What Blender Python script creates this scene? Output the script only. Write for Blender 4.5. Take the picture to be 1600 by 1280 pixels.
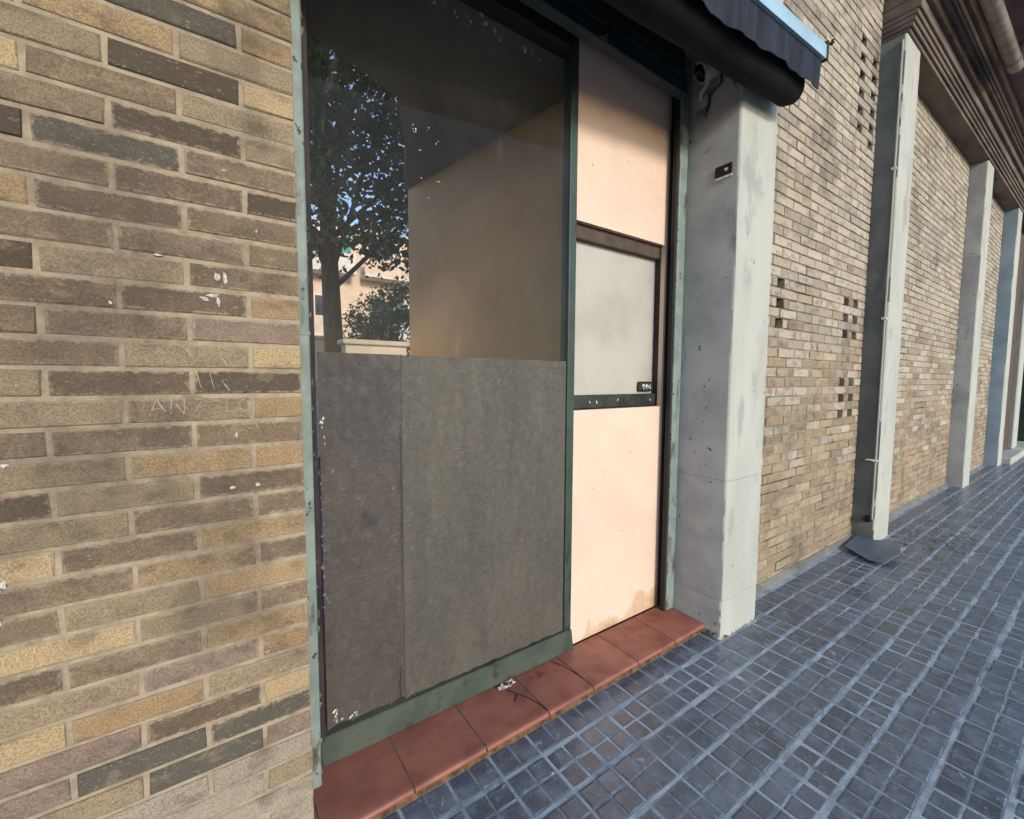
import bpy, bmesh, math, random
from mathutils import Vector, Matrix, Euler
from bpy_extras.object_utils import world_to_camera_view
R = math.radians
rnd = random.Random(7)
for o in list(bpy.data.objects): bpy.data.objects.remove(o)
sc = bpy.context.scene
col = sc.collection
H = 1.63                                   # eye height: z values below marked "c" are relative to it

# ------------------------------------------------------------------ camera
cd = bpy.data.cameras.new('camera'); cam = bpy.data.objects.new('camera', cd); col.objects.link(cam)
cd.sensor_fit = 'HORIZONTAL'; cd.sensor_width = 36; cd.lens = 675.0/1600*36
cd.clip_start = .05; cd.clip_end = 900
# rows: world axes in camera space (x right, y down, z forward), from the vanishing points of the photograph
def _cam_axes():
    f = 675.0; a = Vector((967.0, -43.0, f)).normalized()
    b = Vector((-48.0, (f*f-46416)/43.0, f)); b = (b-a*a.dot(b)).normalized()
    y = b.cross(a)
    if y.z < 0: y = -y
    return a, y, -b
ax, ay, az = _cam_axes()
right = Vector((ax.x, ay.x, az.x)); down = Vector((ax.y, ay.y, az.y)); fwd = Vector((ax.z, ay.z, az.z))
M = Matrix((right, -down, -fwd)).transposed().to_4x4(); M.translation = (0, 0, H)
cam.matrix_world = M
sc.camera = cam
# ------------------------------------------------------------------ sky, sun, exposure
SUN_EL, SUN_AZ = 20.0, -2.0                # azimuth measured from the facade normal towards +X
sd = Vector((math.sin(R(SUN_AZ))*math.cos(R(SUN_EL)), -math.cos(R(SUN_AZ))*math.cos(R(SUN_EL)), math.sin(R(SUN_EL))))
w = bpy.data.worlds.new('World'); sc.world = w; w.use_nodes = True
nt = w.node_tree; bg = nt.nodes['Background']
sky = nt.nodes.new('ShaderNodeTexSky'); sky.sky_type = 'NISHITA'; sky.sun_disc = False
sky.sun_elevation = R(SUN_EL); sky.sun_rotation = R(180-SUN_AZ); sky.air_density = 1.0; sky.dust_density = .6; sky.ozone_density = 1.6
nt.links.new(sky.outputs[0], bg.inputs[0]); bg.inputs[1].default_value = .15
sl = bpy.data.lights.new('sun', 'SUN'); sl.energy = 1.6; sl.angle = R(10); sl.color = (1, .95, .87)
so = bpy.data.objects.new('sun', sl); col.objects.link(so); so.rotation_euler = sd.to_track_quat('Z', 'Y').to_euler()
so.location = (6, -10, 9)
sc.view_settings.view_transform = 'Standard'; sc.view_settings.look = 'None'
sc.view_settings.exposure = .68; sc.view_settings.gamma = 1.0

# ------------------------------------------------------------------ materials
def lin(r, g, b, k=1.0):
    f = lambda c: ((c/255+.055)/1.055)**2.4 if c > 10 else c/255/12.92
    return (f(r)*k, f(g)*k, f(b)*k, 1)
def newmat(name):
    m = bpy.data.materials.new(name); m.use_nodes = True
    n = m.node_tree.nodes; l = m.node_tree.links
    return m, n, l, n['Principled BSDF']
def N(n, t, **k):
    x = n.new(t)
    for a, v in k.items(): setattr(x, a, v)
    return x
def mix(n, l, fac, a, b, mode='MIX'):
    x = n.new('ShaderNodeMix'); x.data_type = 'RGBA'; x.blend_type = mode
    for i, v in ((0, fac), (6, a), (7, b)):
        if isinstance(v, (int, float)): x.inputs[i].default_value = v
        elif isinstance(v, tuple): x.inputs[i].default_value = v
        else: l.new(v, x.inputs[i])
    return x.outputs[2]
def noise(n, l, vec, scale, detail=4, rough=.55, stretch=None, dist=0):
    t = n.new('ShaderNodeTexNoise'); t.inputs['Scale'].default_value = scale; t.inputs['Detail'].default_value = detail
    t.inputs['Roughness'].default_value = rough; t.inputs['Distortion'].default_value = dist
    if stretch:
        mp = n.new('ShaderNodeMapping'); mp.inputs['Scale'].default_value = stretch; l.new(vec, mp.inputs[0]); vec = mp.outputs[0]
    l.new(vec, t.inputs['Vector']); return t.outputs['Fac']
def ramp(n, l, v, a, b, lo=0., hi=1.):
    x = n.new('ShaderNodeMapRange'); x.interpolation_type = 'SMOOTHSTEP'
    l.new(v, x.inputs[0]); x.inputs[1].default_value = a; x.inputs[2].default_value = b
    x.inputs[3].default_value = lo; x.inputs[4].default_value = hi; return x.outputs[0]
def bump(n, l, bs, h, strength, dist):
    b = n.new('ShaderNodeBump'); b.inputs['Strength'].default_value = strength; b.inputs['Distance'].default_value = dist
    l.new(h, b.inputs['Height']); l.new(b.outputs[0], bs.inputs['Normal'])
def worldpos(n): return n.new('ShaderNodeNewGeometry').outputs['Position']
def surf(name, c1, c2, rough=.7, scale=6, bscale=60, bstr=.3, bdist=.003, spots=None, stretch=None, metal=0, r2=None, spec=.5, grime=None):
    """two-tone procedural surface with fine relief, optional dark / light spots and grime blotches"""
    m, n, l, bs = newmat(name); p = worldpos(n)
    f = noise(n, l, p, scale, 6, .6, stretch)
    c = mix(n, l, ramp(n, l, f, .35, .68), c1, c2)
    if grime:
        g = noise(n, l, p, grime[1], 7, .65, grime[3] if len(grime) > 3 else None)
        c = mix(n, l, ramp(n, l, g, grime[2], grime[2]+.12), c, grime[0])
    if spots:
        s = noise(n, l, p, spots[1], 3, .5)
        c = mix(n, l, ramp(n, l, s, spots[2], spots[2]+.04), c, spots[0])
    l.new(c, bs.inputs['Base Color'])
    b = noise(n, l, p, bscale, 5, .65)
    if r2 is not None: l.new(ramp(n, l, f, .3, .7, rough, r2), bs.inputs['Roughness'])
    else: bs.inputs['Roughness'].default_value = rough
    bs.inputs['Metallic'].default_value = metal; bs.inputs['Specular IOR Level'].default_value = spec
    bump(n, l, bs, b, bstr, bdist)
    return m
def sooty(m):
    """large soot stains that run on from the bricks over the joints"""
    n = m.node_tree.nodes; l = m.node_tree.links; bs = n['Principled BSDF']; src = bs.inputs['Base Color'].links[0].from_socket
    so_ = noise(n, l, worldpos(n), 2.1, 6, .65, (1, 1, .7)); l.new(mix(n, l, ramp(n, l, so_, .50, .68, 0, .42), src, lin(70, 62, 55)), bs.inputs['Base Color'])
    return m
def brick_mat(name, attr):
    m, n, l, bs = newmat(name); p = worldpos(n)
    if attr:
        a = n.new('ShaderNodeAttribute'); a.attribute_name = 'Col'; c0 = a.outputs['Color']; vec = p
    else:
        oi = n.new('ShaderNodeObjectInfo'); c0 = oi.outputs['Color']
        ad = n.new('ShaderNodeVectorMath'); ad.operation = 'ADD'; l.new(p, ad.inputs[0])
        mu = n.new('ShaderNodeMath'); mu.operation = 'MULTIPLY'; mu.inputs[1].default_value = 40; l.new(oi.outputs['Random'], mu.inputs[0])
        l.new(mu.outputs[0], ad.inputs[1]); vec = ad.outputs[0]
    big = noise(n, l, vec, 9, 4, .6, (1, 1, 1.6))
    c = mix(n, l, ramp(n, l, big, .48, .70), c0, mix(n, l, .55, c0, lin(92, 82, 72), 'MIX'))
    c = mix(n, l, ramp(n, l, big, .46, .33), c, mix(n, l, .28, c0, lin(184, 160, 126), 'MIX'))
    fine = noise(n, l, vec, 210, 5, .75)
    c = mix(n, l, ramp(n, l, fine, .40, .58, .5, 0), c, lin(66, 56, 49))
    fl = noise(n, l, vec, 70, 6, .8, (1, 1, 1.8))
    c = mix(n, l, ramp(n, l, fl, .56, .68, 0, .55), c, lin(182, 166, 144))
    sp = noise(n, l, vec, 38, 3, .6, (1, 1, 1))
    c = mix(n, l, ramp(n, l, sp, .72, .78, 0, .7), c, lin(190, 178, 158))
    if not attr:
        tc = n.new('ShaderNodeTexCoord'); sx = n.new('ShaderNodeSeparateXYZ'); l.new(tc.outputs['Generated'], sx.inputs[0])
        ds = []
        for ch, k in ((0, .24), (2, .062)):
            a = N(n, 'ShaderNodeMath', operation='PINGPONG'); l.new(sx.outputs[ch], a.inputs[0]); a.inputs[1].default_value = .5
            q = N(n, 'ShaderNodeMath', operation='MULTIPLY'); l.new(a.outputs[0], q.inputs[0]); q.inputs[1].default_value = k; ds.append(q.outputs[0])
        mn = N(n, 'ShaderNodeMath', operation='MINIMUM'); l.new(ds[0], mn.inputs[0]); l.new(ds[1], mn.inputs[1])
        en = noise(n, l, vec, 55, 5, .7); ew = N(n, 'ShaderNodeMath', operation='MULTIPLY_ADD'); l.new(en, ew.inputs[0]); ew.inputs[1].default_value = -.034; l.new(mn.outputs[0], ew.inputs[2])
        c = mix(n, l, ramp(n, l, ew.outputs[0], -.0165, -.0095, .8, 0), c, lin(166, 147, 121))
    so_ = noise(n, l, p, 2.1, 6, .65, (1, 1, .7)); c = mix(n, l, ramp(n, l, so_, .50, .68, 0, .42), c, lin(70, 62, 55))
    l.new(c, bs.inputs['Base Color']); bs.inputs['Roughness'].default_value = .88; bs.inputs['Specular IOR Level'].default_value = .25
    b = noise(n, l, vec, 150, 6, .75)
    bump(n, l, bs, b, .9, .005)
    return m
MB_OBJ = brick_mat('brick_single', False); MB_ATT = brick_mat('brick_mass', True)
MORTAR = sooty(surf('mortar_sand', lin(176, 160, 136), lin(150, 135, 114), .95, 20, 170, 1, .006, spec=.2, grime=(lin(132, 116, 96), 9, .58)))
MORTAR_D = surf('mortar_grey', lin(160, 146, 124), lin(116, 106, 92), .95, 5, 150, .8, .004, spec=.2, grime=(lin(70, 62, 54), 2.2, .52))
CONCRETE = surf('painted_concrete', lin(180, 180, 170), lin(166, 167, 158), .75, 3.0, 90, .35, .003, spots=(lin(120, 122, 118), 21, .70), stretch=(1, 1, .35), spec=.35, grime=(lin(156, 156, 148), 5.0, .55, (1, 1, .45)))
CONC_ROUGH = surf('crumbled_concrete', lin(176, 168, 150), lin(120, 112, 98), .95, 22, 60, 1, .02, spec=.2)
LINTEL = surf('lintel_concrete', lin(120, 118, 112), lin(92, 92, 90), .85, 4, 90, .4, .004)
GREEN = surf('pale_green_paint', lin(134, 146, 138), lin(112, 126, 118), .55, 8, 70, .35, .003, grime=(lin(84, 82, 70), 13, .54, (1, 1, .3)), spots=(lin(58, 52, 44), 34, .66), spec=.4)
GREEN_D = surf('dark_green_frame', lin(58, 76, 66), lin(48, 64, 56), .5, 5, 80, .4, .003, grime=(lin(40, 46, 40), 12, .54, (1, 1, .4)), spec=.45)
SILLGREEN = surf('sill_green', lin(70, 78, 66), lin(56, 65, 55), .65, 6, 70, .5, .004, grime=(lin(50, 50, 42), 8, .53), spec=.35)
SHUTTER = surf('shutter_green', lin(42, 56, 58), lin(30, 42, 45), .5, 5, 60, .3, .003, grime=(lin(36, 42, 42), 7, .58))
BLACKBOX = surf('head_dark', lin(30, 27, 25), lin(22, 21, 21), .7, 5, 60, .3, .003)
DARKGAP = surf('jamb_dark', lin(58, 44, 48), lin(26, 22, 22), .8, 9, 60, .4, .004, stretch=(1, 1, .4))
def film_mat(name, c1, c2, c3, sc1, k):
    m, n, l, bs = newmat(name); p = worldpos(n)
    f = noise(n, l, p, 2.6, 6, .6, (1, 1, .5)); c = mix(n, l, ramp(n, l, f, .35, .68), c1, c2)
    st = noise(n, l, p, 12, 5, .6, (1, 1, .18)); c = mix(n, l, ramp(n, l, st, .5, .72, 0, .3), c, c3)
    bl = noise(n, l, p, 5, 6, .7); c = mix(n, l, ramp(n, l, bl, .58, .72, 0, .7), c, c3)
    sp = noise(n, l, p, 48, 4, .7); c = mix(n, l, ramp(n, l, sp, .66, .72, 0, .6), c, lin(140, 134, 124))
    l.new(c, bs.inputs['Base Color']); l.new(ramp(n, l, bl, .3, .7, .38, .62), bs.inputs['Roughness']); bs.inputs['Specular IOR Level'].default_value = .45
    a = noise(n, l, p, sc1, 6, .72, (1, 1, .8), .8); b1 = noise(n, l, p, 7, 4, .6, (1.6, 1, .35))
    ad = N(n, 'ShaderNodeMath', operation='MULTIPLY_ADD'); l.new(b1, ad.inputs[0]); ad.inputs[1].default_value = .7; l.new(a, ad.inputs[2])
    bump(n, l, bs, ad.outputs[0], k, .011); return m
FILM_R = film_mat('film_taupe', lin(92, 87, 77), lin(81, 77, 69), lin(64, 60, 54), 26, 1.0)
FILM_L = film_mat('film_charcoal', lin(79, 73, 67), lin(68, 63, 58), lin(50, 46, 43), 22, .9)
FLAKE = surf('torn_white_and_glint', lin(225, 222, 215), lin(180, 176, 168), .8, 30, 80, .4, .003)
FLAKE_G = surf('torn_grey', lin(120, 116, 108), lin(70, 66, 62), .8, 30, 80, .4, .003)
GREYBOARD = surf('hatch_plaster', lin(180, 175, 164), lin(164, 160, 150), .5, 3.0, 60, .4, .004, grime=(lin(150, 146, 136), 6, .62), spec=.45)
SOFFITBROWN = surf('hatch_soffit', lin(84, 70, 60), lin(66, 55, 48), .8, 8, 60, .3, .004)
HATCHRAIL = surf('hatch_rail', lin(50, 56, 50), lin(28, 30, 28), .45, 10, 40, .6, .006, grime=(lin(120, 124, 116), 12, .64, (1, 1, 3)))
FABRIC = surf('awning_cloth', lin(44, 50, 62), lin(26, 30, 38), .85, 5, 260, .5, .002, stretch=(3, 1, .3), spec=.25)
FABRIC_K = surf('awning_cloth_rolled', lin(13, 14, 16), lin(9, 10, 12), .85, 5, 260, .5, .002, spec=.25)
RAIL = surf('awning_rail', lin(160, 190, 206), lin(146, 176, 194), .35, 5, 60, .1, .001)  # blue of the skylight on the rail is put into its colour
BLACKP = surf('black_plastic', lin(26, 26, 28), lin(20, 20, 22), .4, 5, 60, .1, .001)
WHITEP = surf('camera_white', lin(160, 162, 162), lin(140, 142, 142), .4, 9, 60, .1, .001)
LENS = surf('lens_black', lin(10, 11, 14), lin(7, 7, 9), .08, 5, 60, 0, .001)
TERRA = surf('terracotta', lin(152, 96, 80), lin(122, 74, 64), .42, 5.5, 90, .25, .002, r2=.62, spec=.45, grime=(lin(92, 52, 48), 4.0, .60), spots=(lin(196, 150, 130), 60, .74))
TERRA_N = surf('terracotta_nose', lin(178, 116, 94), lin(140, 86, 72), .4, 8, 90, .3, .002, spec=.45)
STEPMORTAR = surf('step_mortar', lin(128, 92, 56), lin(58, 44, 32), .95, 24, 90, 1, .008)
TGROUT = surf('tile_grout', lin(112, 96, 96), lin(84, 70, 70), .9, 20, 90, .5, .003)
GROUT = surf('pavement_grout', lin(164, 178, 190), lin(120, 134, 148), .6, 9, 120, .8, .004, grime=(lin(88, 96, 104), 3.5, .60), spec=.3)
RIB = surf('cornice_brown', lin(120, 106, 94), lin(84, 72, 64), .85, 4, 70, .5, .005, stretch=(.25, 1, 1), grime=(lin(56, 46, 42), 5, .6, (.3, 1, 1)))
SOFFIT = surf('slab_soffit', lin(132, 112, 108), lin(110, 92, 90), .85, 2, 70, .3, .004)
PIPE = surf('pipe_brown', lin(140, 128, 116), lin(104, 92, 84), .45, 5, 70, .3, .003)
SHEET = surf('grey_sheet', lin(98, 112, 124), lin(78, 90, 102), .5, 7, 70, .3, .003)
INWALL = surf('interior_peach', lin(240, 194, 150), lin(230, 182, 138), .85, 2.5, 60, .2, .003)
INCEIL = surf('interior_ceiling', lin(122, 124, 122), lin(108, 110, 110), .85, 2.5, 60, .2, .003)
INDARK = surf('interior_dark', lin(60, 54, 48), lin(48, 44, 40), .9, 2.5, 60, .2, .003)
WHITEWALL = surf('white_render', lin(232, 226, 214), lin(214, 206, 192), .85, 3, 60, .3, .004)
PEACHREN = surf('peach_render', lin(232, 206, 180), lin(218, 188, 160), .85, 2, 60, .3, .004)
TEAL = surf('teal_blind', lin(60, 150, 140), lin(48, 126, 118), .7, 5, 60, .2, .002)
WINGLASS = surf('window_dark', lin(52, 60, 66), lin(40, 46, 52), .12, 3, 60, 0, .001)
BARK = surf('bark', lin(96, 72, 56), lin(58, 44, 36), .95, 9, 40, 1, .02, stretch=(1, 1, .2))
GROUND = surf('asphalt', lin(76, 77, 78), lin(62, 63, 64), .9, 2, 90, .6, .006)
DEADLEAF = surf('dead_leaf', lin(104, 88, 66), lin(66, 56, 46), .9, 30, 60, .3, .002)

def peach_mat():
    m, n, l, bs = newmat('peach_panel'); p = worldpos(n)
    f = noise(n, l, p, 2.0, 5, .6)
    c = mix(n, l, ramp(n, l, f, .35, .7), lin(226, 195, 174), lin(216, 186, 165))
    sx = N(n, 'ShaderNodeSeparateXYZ'); l.new(p, sx.inputs[0])
    e = noise(n, l, p, 7, 6, .6, (1, 1, .6))
    hm = N(n, 'ShaderNodeMath', operation='MULTIPLY'); l.new(e, hm.inputs[0]); hm.inputs[1].default_value = .62
    zz = N(n, 'ShaderNodeMath', operation='SUBTRACT'); l.new(hm.outputs[0], zz.inputs[0]); l.new(sx.outputs[2], zz.inputs[1])
    st = ramp(n, l, zz.outputs[0], .13, .19, 0, .7)
    c = mix(n, l, st, c, lin(186, 156, 118))
    c = mix(n, l, ramp(n, l, zz.outputs[0], .21, .28, 0, .7), c, lin(166, 140, 108))
    sm = noise(n, l, p, 4.5, 7, .7); c = mix(n, l, ramp(n, l, sm, .56, .70, 0, .4), c, lin(196, 166, 146))
    dr = noise(n, l, p, 30, 4, .6, (1, 1, .05)); c = mix(n, l, ramp(n, l, dr, .62, .72, 0, .25), c, lin(186, 158, 138))
    sp = noise(n, l, p, 26, 3, .5); c = mix(n, l, ramp(n, l, sp, .725, .75), c, lin(160, 130, 106))
    l.new(c, bs.inputs['Base Color']); bs.inputs['Roughness'].default_value = .65
    bump(n, l, bs, noise(n, l, p, 45, 5, .6), .12, .003); return m
PEACH = peach_mat()
def tile_mat(name, attr):
    m, n, l, bs = newmat(name); p = worldpos(n)
    if attr: a = n.new('ShaderNodeAttribute'); a.attribute_name = 'Col'; c0 = a.outputs['Color']
    else: c0 = n.new('ShaderNodeObjectInfo').outputs['Color']
    f = noise(n, l, p, 9, 6, .65); c = mix(n, l, ramp(n, l, f, .44, .68, 0, .6), c0, lin(116, 130, 146))
    d = noise(n, l, p, 1.3, 5, .6); c = mix(n, l, ramp(n, l, d, .55, .72, 0, .5), c, lin(50, 56, 64))
    e = noise(n, l, p, 17, 6, .7, None, .6); c = mix(n, l, ramp(n, l, e, .60, .68, 0, .75), c, lin(150, 164, 178))
    s = noise(n, l, p, 150, 4, .7); c = mix(n, l, ramp(n, l, s, .5, .72, 0, .4), c, lin(138, 144, 150))
    l.new(c, bs.inputs['Base Color']); l.new(ramp(n, l, f, .3, .7, .22, .38), bs.inputs['Roughness'])
    bs.inputs['Specular IOR Level'].default_value = 1.0
    bump(n, l, bs, noise(n, l, p, 90, 5, .7), .35, .003); return m
T_TOP = tile_mat('panot_top', False); T_TOP_A = tile_mat('panot_top_mass', True)
T_GRV = surf('panot_groove', lin(130, 140, 150), lin(98, 107, 118), .8, 12, 120, .6, .003, spec=.3)
def glass_mat():
    m = bpy.data.materials.new('shop_glass'); m.use_nodes = True; n = m.node_tree.nodes; l = m.node_tree.links; n.clear()
    out = n.new('ShaderNodeOutputMaterial'); tr = n.new('ShaderNodeBsdfTransparent'); gl = n.new('ShaderNodeBsdfGlossy')
    tr.inputs[0].default_value = (.93, .92, .90, 1); gl.inputs['Roughness'].default_value = .005; gl.inputs[0].default_value = (1, 1, 1, 1)
    lw = n.new('ShaderNodeLayerWeight'); lw.inputs[0].default_value = .5
    pw = N(n, 'ShaderNodeMath', operation='POWER'); l.new(lw.outputs['Facing'], pw.inputs[0]); pw.inputs[1].default_value = 5
    ma = N(n, 'ShaderNodeMath', operation='MULTIPLY_ADD'); l.new(pw.outputs[0], ma.inputs[0]); ma.inputs[1].default_value = .95; ma.inputs[2].default_value = .006
    mx = n.new('ShaderNodeMixShader'); l.new(ma.outputs[0], mx.inputs[0]); l.new(tr.outputs[0], mx.inputs[1]); l.new(gl.outputs[0], mx.inputs[2])
    p = worldpos(n); du = n.new('ShaderNodeBsdfDiffuse'); du.inputs[0].default_value = lin(206, 200, 190)     # dust and wiped smears on the pane
    d1 = ramp(n, l, noise(n, l, p, 2.2, 6, .7, (1, 1, .6)), .35, .75, .007, .020); d2 = ramp(n, l, noise(n, l, p, 9, 6, .7, (1, 1, .25), 1.0), .58, .75, 0, .03)
    sm = N(n, 'ShaderNodeMath', operation='ADD'); l.new(d1, sm.inputs[0]); l.new(d2, sm.inputs[1])
    m2 = n.new('ShaderNodeMixShader'); l.new(sm.outputs[0], m2.inputs[0]); l.new(mx.outputs[0], m2.inputs[1]); l.new(du.outputs[0], m2.inputs[2])
    l.new(m2.outputs[0], out.inputs[0]); return m
GLASS = glass_mat()
def leaf_mat():
    m, n, l, bs = newmat('leaf'); p = worldpos(n)
    f = noise(n, l, p, 3, 4, .6); c = mix(n, l, ramp(n, l, f, .35, .65), lin(58, 78, 36), lin(88, 108, 46))
    l.new(c, bs.inputs['Base Color']); bs.inputs['Roughness'].default_value = .6; return m
LEAF = leaf_mat()

# ------------------------------------------------------------------ mesh helpers
class MB:
    def __init__(s): s.v = []; s.f = []; s.m = []; s.c = []
    def add(s, vs, fs, mi=0, c=None):
        o = len(s.v); s.v += [tuple(v) for v in vs]; s.f += [tuple(i+o for i in f) for f in fs]; s.m += [mi]*len(fs); s.c += [c]*len(fs)
    def box(s, x0, x1, y0, y1, z0, z1, mi=0):
        s.add([(x0,y0,z0),(x1,y0,z0),(x1,y1,z0),(x0,y1,z0),(x0,y0,z1),(x1,y0,z1),(x1,y1,z1),(x0,y1,z1)],
              [(0,3,2,1),(4,5,6,7),(0,1,5,4),(1,2,6,5),(2,3,7,6),(3,0,4,7)], mi)
    def tube(s, pts, rad, k=10, mi=0, cap=True):
        pts = [Vector(p) for p in pts]; rr = rad if isinstance(rad, (list, tuple)) else [rad]*len(pts); rings = []; vs = []; fs = []
        for i, p in enumerate(pts):
            t = (pts[min(i+1, len(pts)-1)]-pts[max(i-1, 0)]).normalized()
            u = t.cross(Vector((0, 0, 1)) if abs(t.z) < .9 else Vector((1, 0, 0))).normalized(); q = t.cross(u)
            for j in range(k):
                a = 2*math.pi*j/k; vs.append(p+(u*math.cos(a)+q*math.sin(a))*rr[i])
        for i in range(len(pts)-1):
            for j in range(k):
                fs.append((i*k+j, i*k+(j+1) % k, (i+1)*k+(j+1) % k, (i+1)*k+j))
        if cap: fs.append(tuple(range(k))[::-1]); fs.append(tuple((len(pts)-1)*k+j for j in range(k)))
        s.add(vs, fs, mi)
    def prism_x(s, prof, x0, x1, mi=0):
        k = len(prof); s.add([(x0, y, z) for y, z in prof]+[(x1, y, z) for y, z in prof],
              [(i, (i+1) % k, k+(i+1) % k, k+i) for i in range(k)]+[tuple(range(k))[::-1], tuple(range(k, 2*k))], mi)
    def build(s, name, mat, parent=None, smooth=False, bevel=0, seg=1):
        me = bpy.data.meshes.new(name); me.from_pydata(s.v, [], s.f)
        for m in (mat if isinstance(mat, (list, tuple)) else [mat]): me.materials.append(m)
        me.polygons.foreach_set('material_index', s.m)
        if any(c is not None for c in s.c):
            at = me.color_attributes.new('Col', 'FLOAT_COLOR', 'CORNER'); i = 0
            for p, c in zip(me.polygons, s.c):
                for _ in p.loop_indices: at.data[i].color = c or (.5, .5, .5, 1); i += 1
        bm = bmesh.new(); bm.from_mesh(me); bmesh.ops.recalc_face_normals(bm, faces=bm.faces)
        if bevel: bmesh.ops.bevel(bm, geom=bm.edges[:], offset=bevel, segments=seg, affect='EDGES', profile=.5)
        bm.to_mesh(me); bm.free()
        if smooth:
            me.polygons.foreach_set('use_smooth', [True]*len(me.polygons))
            if smooth != 'all': me.set_sharp_from_angle(angle=R(40))
        o = bpy.data.objects.new(name, me); col.objects.link(o); o.parent = parent
        return o
def part_box(name, mat, parent, x0, x1, y0, y1, z0, z1, bevel=0, seg=1):
    b = MB(); b.box(x0, x1, y0, y1, z0, z1); return b.build(name, mat, parent, bevel=bevel, seg=seg)
def tag(o, label, cat, group=None):
    o['label'] = label; o['category'] = cat
    if group: o['group'] = group
    return o
def struct(o): o['kind'] = 'structure'; return o
def thing(name, label, cat, group=None):
    o = bpy.data.objects.new(name, None); col.objects.link(o); o.empty_display_size = .1
    return tag(o, label, cat, group)
bpy.context.view_layer.update()
def in_view(p):
    c = world_to_camera_view(sc, cam, Vector(p)); return c.z > 0 and -.04 < c.x < 1.04 and -.04 < c.y < 1.04

# ------------------------------------------------------------------ ground and pavement
g = MB(); g.add([(-300,-300,-.03),(300,-300,-.03),(300,300,-.03),(-300,300,-.03)], [(0,1,2,3)])
struct(g.build('ground', GROUND))
WALL_Y = 1.565                              # brick face right of the doorway
LEFT_Y = 1.51                               # brick face left of the doorway
pv = MB(); pv.box(-3, 30, -3.4, 1.74, -.028, -.0030)
pavement = struct(pv.build('pavement', GROUT))
gx, gy, P = 1.73, .966, .2
GX, GY = .009, .017                       # joints across / along the facade
def tile_geo(x0, x1, y0, y1, split_x, split_y, jit):
    """base plate + raised pads; returns verts, faces, material ids"""
    b = MB(); b.box(x0, x1, y0, y1, -.02, -.0026, 1)
    xs = [(x0+.004, split_x-.0045), (split_x+.0045, x1-.004)] if split_x else [(x0+.004, x1-.004)]
    ys = [(y0+.004, split_y-.0026), (split_y+.0050, y1-.004)] if split_y else [(y0+.004, y1-.004)]
    for xa, xb in xs:
        for ya, yb in ys:
            if xb-xa < .015 or yb-ya < .015: continue
            c = .005; z = jit.uniform(-.0012, .0008)
            j = lambda: jit.uniform(-.0024, .0024)
            b.add([(xa,ya,-.0026),(xb,ya,-.0026),(xb,yb,-.0026),(xa,yb,-.0026),(xa+c+j(),ya+c+j(),z+j()*.4),(xb-c+j(),ya+c+j(),z+j()*.4),(xb-c+j(),yb-c+j(),z+j()*.4),(xa+c+j(),yb-c+j(),z+j()*.4)],
                  [(4,5,6,7),(0,1,5,4),(1,2,6,5),(2,3,7,6),(3,0,4,7)], 0)
    return b
variants = []
for i in range(8):
    b = tile_geo(-P/2+GX/2, P/2-GX/2, -P/2+GY/2, P/2-GY/2, 1e-6, 1e-6, rnd)
    me = bpy.data.meshes.new('paving_tile'); me.from_pydata(b.v, [], b.f); me.materials.append(T_TOP); me.materials.append(T_GRV)
    me.polygons.foreach_set('material_index', b.m); variants.append((me, b))
cells = []
for i in range(-12, 118):
    for j in range(-14, 3):
        cx = gx+(i+.5)*P; cy = gy+(j+.5)*P
        cells.append((cx, cy))
def tcol(): 
    k = rnd.choice([.8, .95, 1, 1, 1.1, 1.25]); t = rnd.uniform(-4, 4)
    return lin(76+t, 85+t, 97+t, k)
vis = [c for c in cells if in_view((c[0], c[1], 0)) and not (c[1] > 1.366)]
vis.sort(key=lambda c: (c[0]**2+c[1]**2))
near = set(vis[:292])
mass = MB(); count = 0
for c in cells:
    if c[1] > 1.366: continue
    k = rnd.randrange(8)
    if c in near:
        o = bpy.data.objects.new('paving_tile', variants[k][0]); col.objects.link(o); o.parent = pavement
        o.location = (c[0]+rnd.uniform(-.003, .003), c[1]+rnd.uniform(-.0035, .0035), rnd.uniform(-.0012, .0012))
        o.rotation_euler = (rnd.uniform(-.004, .004), rnd.uniform(-.004, .004), rnd.uniform(-.014, .014)+rnd.choice([0, math.pi])); o.color = tcol()
    else:
        cc = tcol(); b = variants[k][1]; o = len(mass.v); dz = rnd.uniform(-.0012, .0012)
        mass.v += [(x+c[0], y+c[1], z+dz) for x, y, z in b.v]; mass.f += [tuple(q+o for q in f) for f in b.f]; mass.m += b.m; mass.c += [cc]*len(b.f)
# cut half tiles along the building line (with the strip kept short before the step and the pillars)
for i in range(-12, 118):
    x0 = gx+i*P; cc = tcol()
    b = tile_geo(x0+GX/2, x0+P-GX/2, 1.366+GY/2, 1.366+.128, x0+P/2, None, rnd)
    o = len(mass.v); mass.v += b.v; mass.f += [tuple(q+o for q in f) for f in b.f]; mass.m += b.m; mass.c += [cc]*len(b.f)
tm = mass.build('paving_tile_field', [T_TOP_A, T_GRV], pavement); tm['kind'] = 'stuff'

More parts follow.
